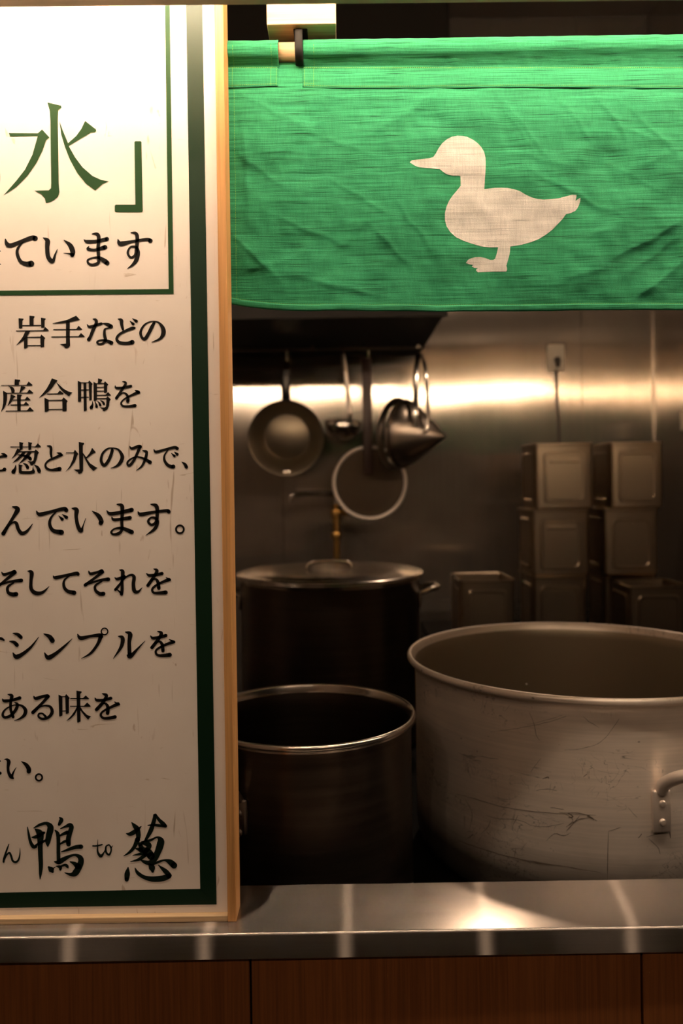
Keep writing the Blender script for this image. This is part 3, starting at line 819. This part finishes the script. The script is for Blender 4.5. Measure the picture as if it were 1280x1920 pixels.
pts = [Vector(p) for p in dpx]
for gx in range(770, 1090, 4):
    for gy in range(260, 512, 4):
        if inside(gx, gy) and all(abs(gx - a) + abs(gy - b_) > 2.5 for a, b_ in dpx): pts.append(Vector((gx, gy)))
vo, eo, fo, *_ = delaunay_2d_cdt(pts, [(k, (k + 1) % n) for k in range(n)], [], 1, 1e-4)
me = bpy.data.meshes.new('duck_print'); me.from_pydata([front(p.x, p.y, .0003) for p in vo], [], [tuple(f) for f in fo])
bm = BM(); bm.from_mesh(me)
for f in bm.faces:
    f.normal_update()
    if f.normal.y > 0: f.normal_flip()
bm.to_mesh(me); bm.free()
obj('duck_print', me, 'white_cloth', noren, True)

# ------------------------------------------------------------ stove table under the pots, work table under the tins
ZST = .825
def table(name, label, cat, x0, x1, y0, y1, z, shelf=True):
    t = thing(name, label, cat, ((x0 + x1) / 2, (y0 + y1) / 2, 0))
    obj('top', boxm((x0, y0, z - .04), (x1, y1, z), .003, 1), 'stand', t)
    for x in (x0 + .03, x1 - .03):
        for y in (y0 + .03, y1 - .03): obj('leg', boxm((x - .02, y - .02, 0), (x + .02, y + .02, z - .04)), 'stand', t)
    obj('shelf', boxm((x0 + .01, y0 + .01, .2), (x1 - .01, y1 - .01, .22)), 'stand', t)
    return t
ZTB = at(1050, 830, 2.65).z - 3 * .2218
table('pot_stand', 'dark low steel stand under the three stock pots', 'stand', -.75, .78, .985, 2.14, ZST)
table('work_table', 'dark steel work table under the stacked tins', 'table', .30, XS - .012, 2.48, 3.10, ZTB)

# ------------------------------------------------------------ pots
def pot_profile(r, h, lip, t=.003, base_r=.04, flare=.012, bead=.0055):
    P = [(0, 0), (r - base_r, 0)]
    for k in range(1, 7):
        a = -PI / 2 + PI / 2 * k / 6
        P.append((r - base_r + base_r * math.cos(a), base_r + base_r * math.sin(a)))
    for k in range(1, 12): P.append((r, base_r + (h - .035 - base_r) * k / 11))
    P += [(r + flare * .12, h - .022), (r + flare * .4, h - .012), (r + flare * .75, h - .006)]
    c = (r + flare, h - bead)
    for k in range(0, 9):
        a = -PI * .45 + PI * 1.35 * k / 8
        P.append((c[0] + bead * math.cos(a) * .8, c[1] + bead * math.sin(a)))
    P += [(r + flare * .35 - t, h - .013), (r - t, h - .03), (r - t, h * .5), (r - t, base_r), (r - t - base_r * .6, t + .004), (0, t + .004)]
    return P
def pot(name, label, X, Y, zrim, r, zbase, material, flare, bead, base_r, seg=128):
    p = thing(name, label, 'pot', (X, Y, zbase))
    bm = lathe(BM(), pot_profile(r, zrim - zbase, 0, flare=flare, bead=bead, base_r=base_r), seg)
    bmesh.ops.recalc_face_normals(bm, faces=bm.faces)
    o = obj('body', bm, material)
    o.parent = p
    if material == 'pot_dark':                        # highlight along the rolled rim, painted on as brighter steel
        o.data.materials.append(M['steel'])
        for f in o.data.polygons:
            if f.center.z > zrim - zbase - 2 * bead - .001: f.material_index = 1
    shade_auto(o, .9)
    return p
def world(p, v): return Vector(v) - p.location
def add_part(name, bm, m_, p, smooth=True):          # bm in world coordinates, kept relative to the thing
    for v in bm.verts: v.co -= p.location
    o = obj(name, bm, m_); o.parent = p
    if smooth: shade_auto(o, .8)
    return o
def pot_handle(p, r, zc, a_mid, half, drop=.03, out=.055, tr=.0075, plate=(.022, .05), mname='alu_plain', lift=.035, rivets=True):
    X, Y = p.location.x, p.location.y
    P3 = lambda a, rr, z: Vector((X + rr * math.cos(a), Y + rr * math.sin(a), z))
    h = None
    a0, a1 = a_mid - half, a_mid + half
    path = [P3(a0, r + .004, zc + .004), P3(a0 + half * .02, r + .012, zc + lift * .45), P3(a0 + half * .16, r + out * .62, zc + lift * .86), P3(a0 + half * .42, r + out * .95, zc + lift), P3(a_mid, r + out, zc + lift * 1.02),
            P3(a1 - half * .42, r + out * .95, zc + lift), P3(a1 - half * .16, r + out * .62, zc + lift * .86), P3(a1 - half * .02, r + .012, zc + lift * .45), P3(a1, r + .004, zc + .004)]
    o = add_part('handle', tubem(smooth_path(path, 6), tr, 14), mname, p)
    for a in (a0, a1):
        bm = boxm((-.0035, -plate[0] / 2, -plate[1]), (.0035, plate[0] / 2, .006), .003, 2)
        bm.transform(Matrix.Translation(P3(a, r + .003, zc)) @ Matrix.Rotation(a, 4, 'Z'))
        pl = add_part('handle_plate', bm, mname, p)
        if rivets:
            for dz in (-.012, -.037):
                bm = lathe(BM(), [(.0052, 0), (.005, .0012), (.0036, .0026), (.0014, .0030), (0, .003)], 16)
                bm.transform(Matrix.Translation(P3(a, r + .0062, zc + dz)) @ Matrix.Rotation(a, 4, 'Z') @ Matrix.Rotation(PI / 2, 4, 'Y'))
                for v in bm.verts: v.co -= p.location
                rv = obj('rivet', bm, mname); rv.parent = pl
                rv.matrix_parent_inverse = Matrix(); shade_auto(rv)
# broad aluminium pot, right front
big = pot('aluminium_stock_pot', 'wide scuffed aluminium stock pot standing behind the counter at right', .4003, 1.36, 1.45 - .3001, .2907 - .0125, ZST, 'alu', .009, .0055, .045)
rb = .2907 - .0125
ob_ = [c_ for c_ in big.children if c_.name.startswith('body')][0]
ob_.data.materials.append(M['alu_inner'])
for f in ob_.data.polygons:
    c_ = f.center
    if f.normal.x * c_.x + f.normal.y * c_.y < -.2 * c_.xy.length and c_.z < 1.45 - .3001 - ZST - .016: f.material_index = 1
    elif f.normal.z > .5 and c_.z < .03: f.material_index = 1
# handle plate where the photograph shows it: solve the pixel's ray against the pot wall
def on_pot(px, py, X, Y, r):
    d = (at(px, py, 1) - EYE); a = d.x ** 2 + d.y ** 2; b_ = -2 * (d.x * X + d.y * Y); c_ = X * X + Y * Y - r * r
    t = (-b_ - math.sqrt(b_ * b_ - 4 * a * c_)) / (2 * a); return EYE + d * t
q = on_pot(1237, 1487, .4003, 1.36, rb)
aA = math.atan2(q.y - 1.36, q.x - .4003)
bm = BM()
for line in '''290 845 380 870 480 900 600 920 700 930 800 935 900 940 2|760 930 800 960 770 990 2|830 940 800 975 770 1010 2|880 950 820 960 780 985 2.5|905 965 870 942 820 930 740 928 2.5|780 930 800 945 780 950 4|860 945 885 952 890 960 4
300 1050 400 1085 520 1120 650 1145 780 1165 920 1190 2.6|560 1130 640 1148 720 1158 3|950 1240 952 1100 955 1010 1.8|955 1010 985 1000 1010 992 2|1085 1040 1100 1020 2.5|1120 1035 1200 1012 1222 1010 2.2|1222 1010 1226 1040 3
450 420 560 435 640 455 750 470 850 465 930 480 1.3|520 430 640 440 700 460 2.2|580 440 650 450 720 465 2.4|440 575 560 560 700 530 850 480 910 465 1.2|610 490 630 540 640 590 655 612 1.5|835 500 870 530 915 558 1.2|1025 480 980 550 920 620 830 650 760 655 1.2
660 690 630 730 615 750 1.3|668 780 690 772 694 779 4|640 830 690 825 730 832 2|845 772 862 760 2.5|380 680 475 695 1.5|685 1050 720 1020 760 1030 790 1015 2|400 1020 430 990 440 960 1.6|1130 1040 1170 1080 1180 1110 1.4|420 940 480 955 560 960 620 985 1.5|540 980 560 940 1.6|545 1120 550 1085 2|330 870 360 930 350 1000 1.2|760 500 700 520 600 545 1|620 985 680 990 760 975 1.6|1040 905 1080 950 1.2|700 905 760 915 2'''.replace('\n', '|').split('|'):
    v = [float(z) for z in line.split()]
    P_ = smooth_path([(v[k], v[k + 1], 0) for k in range(0, len(v) - 1, 2)], 6)
    row = []
    for k, p in enumerate(P_):
        t_d = P_[min(k + 1, len(P_) - 1)] - P_[max(k - 1, 0)]; t_d.normalize()
        wob = 2.5 * noise.noise((p.x * .05, p.y * .05, 4)); h_ = v[-1] * .85 * (.35 + .65 * math.sin(PI * (k + .5) / len(P_))) * (.6 + .8 * abs(noise.noise((p.x * .11, p.y * .11, 8))))
        row.append([bm.verts.new(on_pot(730 + (p.x - t_d.y * sg * h_) * .4297, 1125 + (p.y + wob + t_d.x * sg * h_) * .4297, .4003, 1.36, rb + .0004)) for sg in (-1, 1)])
    for a_, b2 in zip(row, row[1:]): bm.faces.new((a_[0], a_[1], b2[1], b2[0]))
bmesh.ops.recalc_face_normals(bm, faces=bm.faces)
sc_ = add_part('scuff_marks', bm, 'scuff', big, False); sc_['kind'] = 'stuff'
pot_handle(big, rb, q.z, aA + .30, .30, out=.055, tr=.0085, plate=(.026, .052), lift=.04)
pot_handle(big, rb, q.z, aA + .30 + PI, .30, out=.055, tr=.0085, plate=(.026, .052), lift=.04)
# dark pot, left front
sm = pot('dark_stock_pot', 'open dark steel stock pot beside the pine sign frame, left front', -.0553, 1.17, 1.45 - .3381, .1578 - .006, ZST, 'pot_dark', .0035, .0042, .02)
pot_handle(sm, .1518, 1.03, PI + .75, .26, out=.05, tr=.005, plate=(.02, .04), mname='steel_dark')
pot_handle(sm, .1518, 1.03, .75, .26, out=.05, tr=.005, plate=(.02, .04), mname='steel_dark')
# lidded pot behind
YB = 1.95; kB = YB / 2.0
bk = pot('lidded_stock_pot', 'tall dark steel stock pot with a lid at the back left', -.0328 * kB, YB, 1.45 - .2301 * kB - .004, .2332 * kB - .010, ZST, 'pot_dark', .003, .004, .02)
zr = 1.45 - .2301 * kB; rB = .2332 * kB
bm = lathe(BM(), [(0, .009), (rB * .55, .0085), (rB * .86, .0065), (rB * .90, .0035), (rB * .93, .003), (rB * .985, .0028), (rB, .0010), (rB + .0005, -.0015), (rB - .002, -.003), (rB * .9, -.002), (0, .004)], 128, bk.location.x, bk.location.y, zr - .0005)
bmesh.ops.recalc_face_normals(bm, faces=bm.faces)
lid = add_part('lid', bm, 'steel', bk)
lx, ly = bk.location.x, bk.location.y
bm = tubem(smooth_path([(lx - .055, ly - .01, zr + .010), (lx - .045, ly - .01, zr + .024), (lx, ly - .01, zr + .028), (lx + .045, ly - .01, zr + .024), (lx + .055, ly - .01, zr + .010)], 6), .005, 10)
for v in bm.verts: v.co -= bk.location
lh = obj('lid_handle', bm, 'steel', None, True); lh.parent = lid
pot_handle(bk, rB - .010, zr - .052, .0, .2, out=.045, tr=.006, plate=(.02, .03), mname='steel', lift=.014, rivets=False)
pot_handle(bk, rB - .010, zr - .052, PI, .2, out=.045, tr=.006, plate=(.02, .03), mname='steel', lift=.014, rivets=False)

# ------------------------------------------------------------ hood with hanging rail
hz = at(600, 667, YW).z
hx = at(787, 662, YW).x
hood = thing('exhaust_hood', 'big black exhaust hood over the back left of the kitchen', 'hood', (-.5, 2.7, hz))
obj('shell', boxm((XL + .002, 2.285, hz), (hx, YW - .002, ZC - .002), .002, 1), 'hood', hood)
obj('edge_trim', boxm((hx, 2.28, hz - .004), (hx + .006, 2.288, ZC - .004)), 'steel', hood)
obj('light_block_lip', boxm((XL + .01, 2.279, hz - .036), (hx - .012, 2.285, hz + .03)), 'hood', hood)  # made-up lip, lowered to block part of the strip's light at the wall
YH = 2.96
zrail = hz - .014
rail = thing('hanging_rail', 'thin steel rail under the hood from which the pans hang', 'rail', (0, YH, zrail))
obj('bar', tubem([(-.62, YH, zrail), (hx - .004, YH, zrail)], .004, 10), 'steel_dark', rail, True)
for x in (-.58, -.1, hx - .03):
    obj('bracket', boxm((x - .006, YH - .003, zrail), (x + .006, YH + .003, hz), 0), 'steel_dark', rail)

def hookm(x, y, z, drop):
    return tubem(smooth_path([(x, y + .006, zrail - .006), (x, y + .009, zrail + .004), (x, y, zrail + .0085), (x, y - .009, zrail + .001), (x, y - .008, zrail - .014), (x, y - .006, z + drop)], 5), .0022, 8)
# frying pan
YT = 2.92
c = at(537, 815, YT); sc = YT / FPX
pan = thing('frying_pan', 'round steel frying pan hanging leftmost on the back wall', 'pan', c)
R0 = 70 * sc
prof = [(0, 0), (R0 * .60, 0), (R0 * .66, .004), (R0 * .97, .066), (R0 * 1.0, .068), (R0 * 1.005, .071), (R0 * .99, .0735), (R0 * .95, .071), (R0 * .63, .012), (R0 * .615, .0045), (R0 * .60, .0035), (R0 * .585, .0055), (0, .0045)]
bm = lathe(BM(), prof, 72); bmesh.ops.recalc_face_normals(bm, faces=bm.faces)
tl = Matrix.Rotation(math.radians(90 + 7), 4, 'X')
bm.transform(Matrix.Translation(c + Vector((0, .03, -.006))) @ tl)
add_part('pan_body', bm, 'pan_steel', pan)
hp_ = [at(537, 752, YT - .025), at(536, 735, YT - .01), at(536, 705, YT + .0), at(537, 678, YT + .012)]
add_part('handle', tubem(smooth_path(hp_, 6), .0155, 12, flat=.32, up=(1, 0, 0)), 'steel', pan)
hb = at(537, 888, YT - .02)
add_part('helper_lug', boxm((hb.x - .014, hb.y - .003, hb.z - .008), (hb.x + .014, hb.y + .02, hb.z + .012), .003, 2), 'steel', pan)
ht = at(537, 680, YT + .012)
add_part('hook', hookm(ht.x, YH, ht.z, 0), 'steel', pan)
# ladle
lad = thing('ladle', 'steel ladle hanging between frying pan and round strainer', 'ladle', at(643, 805, YT))
c = at(643, 793, YT); r = 34 * sc
prof = []
for k in range(9):
    a = -PI / 2 + (PI / 2) * k / 8
    prof.append((max(0, r * math.cos(a)), r * .92 * math.sin(a)))
prof += [(r * 1.02, .002), (r * .96, .001)]
for k in range(7, -1, -1):
    a = -PI / 2 + (PI / 2) * k / 8
    prof.append((max(0, (r - .002) * math.cos(a)), (r - .002) * .92 * math.sin(a)))
bm = lathe(BM(), prof, 40); bmesh.ops.recalc_face_normals(bm, faces=bm.faces)
bm.transform(Matrix.Translation(c) @ Matrix.Rotation(math.radians(17), 4, 'X') @ Matrix.Rotation(math.radians(4), 4, 'Y'))
add_part('bowl', bm, 'steel', lad)
lp = [at(656, 790, YT + .03), at(655, 770, YT + .04), at(650, 720, YT + .035), at(644, 672, YT + .03), at(643, 660, YT + .034)]
add_part('handle', tubem(smooth_path(lp, 5), .0085, 10, flat=.4, up=(1, 0, 0)), 'steel_dark', lad)
# flat round strainer with a wooden handle
YS = 3.0
st = thing('round_strainer', 'flat round mesh strainer with dark wooden handle hanging on the wall', 'strainer', at(693, 905, YS))
c = at(693, 905, YS); r = 67 * YS / FPX
ring = [c + Vector((r * math.cos(2 * PI * k / 64), 0, r * math.sin(2 * PI * k / 64))) for k in range(65)]
add_part('rim', tubem(ring, .0075, 10, cap=False), 'alu_plain', st)
bm = BM()
k = -r
while k < r:
    hw = math.sqrt(max(0, r * r - k * k))
    if hw > .004:
        for lo, hi in ((Vector((k, 0, -hw)), Vector((k, 0, hw))), (Vector((-hw, 0, k)), Vector((hw, 0, k)))):
            box(bm, c + lo - Vector((.00055, .0005, .00055)), c + hi + Vector((.00055, .0005, .00055)))
    k += .0023
nt_ = add_part('mesh_net', bm, 'net', st, False); nt_['kind'] = 'stuff'
a, b_ = at(690, 889, YS - .012), at(690, 672, YS - .012)
add_part('handle', boxm((a.x - .018, a.y - .006, a.z), (a.x + .018, a.y + .006, b_.z), .003, 2), 'dark_wood', st)
add_part('hook', hookm(b_.x, YH, b_.z, -.004), 'steel', st)
# conical strainer
YK = 2.83
cs = thing('conical_strainer', 'conical steel strainer hanging sideways beside the round strainer', 'strainer', at(785, 815, YK))
ax = Vector((.80, -.52, -.10)).normalized()
c = at(778, 815, YK - .02)
q_ = ax.to_track_quat('Z', 'Y').to_matrix().to_4x4()
r = 58 * sc
prof = [(r * 1.04, -.004), (r * 1.06, 0), (r * 1.03, .004), (r * 1.0, .006), (r * .98, .032), (r * .80, .060), (r * .42, .115), (.006, .165), (0, .168)]
bm = lathe(BM(), prof + [(.004, .16), (r * .40, .110), (r * .78, .056), (r * .96, .03), (r * .98, -.002), (r * 1.04, -.004)], 56); bmesh.ops.recalc_face_normals(bm, faces=bm.faces)
bm.transform(Matrix.Translation(c - ax * .05) @ q_)
add_part('cone', bm, 'steel_dark', cs)
bm = lathe(BM(), [(r * 1.07, .0), (r * 1.09, .002), (r * 1.09, .012), (r * 1.06, .014), (r * 1.05, .007), (r * 1.07, 0)], 56); bmesh.ops.recalc_face_normals(bm, faces=bm.faces)
bm.transform(Matrix.Translation(c - ax * .052) @ q_)
add_part('rim_band', bm, 'steel', cs)
ch = [at(779, 800, YK - .10), at(779, 760, YK - .10), at(780, 700, YK - .04), at(784, 668, YK + .04), at(786, 662, YH - .012)]
add_part('handle', tubem(smooth_path(ch, 6), .0105, 10, flat=.45, up=(1, 0, 0)), 'steel', cs)
ch = [at(797, 812, YK - .115), at(802, 795, YK - .115), at(801, 740, YK - .09), at(797, 690, YK - .03), at(790, 666, YH - .02)]
add_part('support_hook', tubem(smooth_path(ch, 6), .007, 10, flat=.5, up=(1, 0, 0)), 'steel', cs)
bm = lathe(BM(), [(r * .98, 0), (r * 1.12, -.004), (r * 1.14, .002), (r * 1.12, .012), (r * 1.0, .014), (r * .90, .004), (r * .98, 0)], 56); bmesh.ops.recalc_face_normals(bm, faces=bm.faces)
bm.transform(Matrix.Translation(c - ax * .078) @ q_)
add_part('rim_band', bm, 'steel_dark', cs)

# ------------------------------------------------------------ wall tap
YF = 3.06
tap = thing('wall_tap', 'brass water pipe with a thin swivel spout on the back wall', 'tap', at(630, 1060, YF))
p0, p1 = at(630, 945, YF), at(629, 1110, YF)
add_part('pipe', tubem([Vector((p0.x, YF, p0.z)), Vector((p0.x, YF, p1.z - .25))], .0125, 14), 'brass', tap)
for py in (962, 1004):
    p = at(630, py, YF)
    add_part('coupling', lathe(BM(), [(0, -.012), (.0185, -.012), (.0195, -.008), (.0195, .008), (.0185, .012), (0, .012)], 6, p.x, YF, p.z), 'brass', tap, False)
p = at(636, 960, YF)
add_part('valve_knob', tubem([p, p + Vector((.028, -.012, 0))], [.010, .014], 12), 'brass', tap)
sp = [at(630, 946, YF), at(629, 931, YF), at(616, 926, YF - .02), at(580, 926, YF - .06), at(552, 927, YF - .10), at(546, 932, YF - .105), at(544, 942, YF - .105)]
add_part('spout', tubem(smooth_path(sp, 6), .0085, 12), 'steel', tap)
p = at(630, 950, YF)
add_part('wall_flange', tubem([(p.x, YF + .012, p.z - .06), (p.x, YW - .001, p.z - .06)], [.013, .022], 16), 'brass', tap)

# ------------------------------------------------------------ outlet, cord
p = at(1041, 671, YW)
ol = thing('wall_outlet', 'pale power outlet plate on the steel wall above the tins', 'outlet', (p.x, YW, p.z))
sw = YW / FPX
obj('plate', boxm((p.x - 16 * sw, YW - .008, p.z - 25 * sw), (p.x + 16 * sw, YW, p.z + 25 * sw), .003, 2), 'plastic', ol)
obj('socket', boxm((p.x - 9 * sw, YW - .011, p.z - 18 * sw), (p.x + 9 * sw, YW - .008, p.z + 18 * sw), .001, 1), 'plastic', ol)
pc = thing('power_cord', 'thin dark cord plugged into the wall outlet and hanging down', 'cord', at(1043, 682, YW))
pp = at(1043, 678, YW)
obj('plug', tubem([(pp.x, YW - .012, pp.z + .008), (pp.x, YW - .022, pp.z - .002), (pp.x, YW - .020, pp.z - .025)], [.013, .012, .006], 12), 'cord', pc, True)
obj('cable', tubem(smooth_path([at(1043, 692, YW - .02), at(1044, 720, YW - .012), at(1045, 760, YW - .012), at(1048, 800, YW - .012), at(1049, 860, YW - .012), at(1049, 960, YW - .012)], 6), .004, 8), 'cord', pc, True)
pz = at(1276, 788, 2.87)
o2 = thing('side_outlet', 'pale outlet box on the right side wall at the photo edge', 'outlet', (XS, 2.87, pz.z))
obj('plate', boxm((XS - .014, 2.82, pz.z - .035), (XS, 2.92, pz.z + .035), .004, 2), 'plastic', o2)
obj('socket', boxm((XS - .018, 2.84, pz.z - .02), (XS - .014, 2.90, pz.z + .02), .002, 1), 'plastic', o2)

# ------------------------------------------------------------ stacked steel tins
def rrect(w_, h_, r, n=4):
    out = []
    for cx_, cz_, a0 in ((w_ / 2 - r, h_ / 2 - r, 0), (-w_ / 2 + r, h_ / 2 - r, 90), (-w_ / 2 + r, -h_ / 2 + r, 180), (w_ / 2 - r, -h_ / 2 + r, 270)):
        for k in range(n + 1):
            a = math.radians(a0 + 90 * k / n); out.append((cx_ + r * math.cos(a), cz_ + r * math.sin(a)))
    return out
def tin(label, x0, x1, Yf, zb, h, depth, open_=False, bar=True, rot=0, group='square steel tins'):
    w_ = x1 - x0; X = (x0 + x1) / 2
    t = thing('steel_tin', label, 'tin', (X, Yf + depth / 2, zb), group)
    def put(name, bm, m_='box_steel', smooth=True):
        o = obj(name, bm, m_); o.parent = t
        if smooth: shade_auto(o, .3)
        return o
    th = .003
    R_ = .014
    bm = BM()
    loops = []
    def loop(ww, dd, r, z): 
        l = [bm.verts.new((a, b_, z)) for a, b_ in rrect(ww, dd, r)]; loops.append(l); return l
    loop(w_ - .012, depth - .012, R_, 0); loop(w_ - .004, depth - .004, R_, .006); loop(w_ - .003, depth - .003, R_, h * .9); loop(w_ - .002, depth - .002, R_, h - .008); loop(w_ + .003, depth + .003, R_, h - .005); loop(w_ + .003, depth + .003, R_, h - .001); loop(w_ - .002, depth - .002, R_, h)
    if open_:
        loop(w_ - .006, depth - .006, R_ * .9, h - .002); loop(w_ - .008, depth - .008, R_ * .9, .008)
    for a, b_ in zip(loops, loops[1:]):
        for k in range(len(a)): bm.faces.new((a[k], a[(k + 1) % len(a)], b_[(k + 1) % len(a)], b_[k]))
    bm.faces.new(loops[0][::-1]); bm.faces.new(loops[-1])
    bmesh.ops.recalc_face_normals(bm, faces=bm.faces)
    put('body', bm)
    # embossed panel on front and left side
    for side in range(2):
        ww = (w_ if side == 0 else depth)
        bm = BM(); L = []
        for s_, dy in ((.72, 0), (.69, -.003), (.64, -.003), (.61, -.0006)):
            L.append([bm.verts.new((a, dy, b_)) for a, b_ in rrect(ww * s_ + 0, h * (s_ + .05), .016)])
        for a, b_ in zip(L, L[1:]):
            for k in range(len(a)): bm.faces.new((a[k], a[(k + 1) % len(a)], b_[(k + 1) % len(a)], b_[k]))
        bm.faces.new(L[-1])
        bmesh.ops.recalc_face_normals(bm, faces=bm.faces)
        if bm.faces[:][-1].normal.y > 0: bmesh.ops.reverse_faces(bm, faces=bm.faces[:])
        T = Matrix.Translation((0, -depth / 2 + .0012, h * .48)) if side == 0 else Matrix.Rotation(-PI / 2, 4, 'Z') @ Matrix.Translation((0, -w_ / 2 + .0012, h * .48))
        bm.transform(T)
        put('embossed_panel', bm)
    if bar:
        hb_ = put('handle', boxm((-w_ * .24, -depth / 2 - .006, h * .70), (w_ * .24, -depth / 2 + .001, h * .755), .0025, 2))
    if rot: t.rotation_euler = (0, 0, rot)
    return t
YC = 2.65
X = lambda px, Y=YC: at(px, 950, Y).x
H3 = .2218
z3 = [ZTB, ZTB + H3, ZTB + 2 * H3]
tin('square steel tin topmost of the left stack, with a raised handle bar', X(1004), X(1113), YC, z3[2], H3 - .001, .213)
tin('square steel tin second from the top of the left stack, with a handle bar', X(996), X(1104), YC - .004, z3[1], H3 - .001, .213)
tin('square steel tin at the bottom of the left stack, just above the big pot rim', X(997), X(1098), YC, z3[0], H3 - .001, .213, bar=False)
tin('square steel tin topmost of the right stack, without handle bar', X(1146), X(1245), YC, z3[2], H3 - .001, .213, bar=False)
tin('square steel tin under the topmost one in the right stack', X(1131), X(1233), YC - .004, z3[1], H3 - .001, .213, bar=False)
tin('square steel tin at the bottom of the right stack, behind the open tin', X(1140), X(1240), YC + .05, z3[0], H3 - .001, .19, bar=False)
zo = at(915, 1088, 2.56).z
tin('open-topped square steel tin standing alone, left of the stacks', at(862, 1090, 2.56).x, at(965, 1090, 2.56).x, 2.56, ZTB, zo - ZTB, .215, open_=True, bar=False)
YO = 2.50
zo = at(1230, 1099, YO).z
tin('open-topped square steel tin before the right stack at the photo edge', at(1180, 1099, YO).x, at(1290, 1099, YO).x, YO, ZTB, zo - ZTB, .19, open_=True, bar=False)
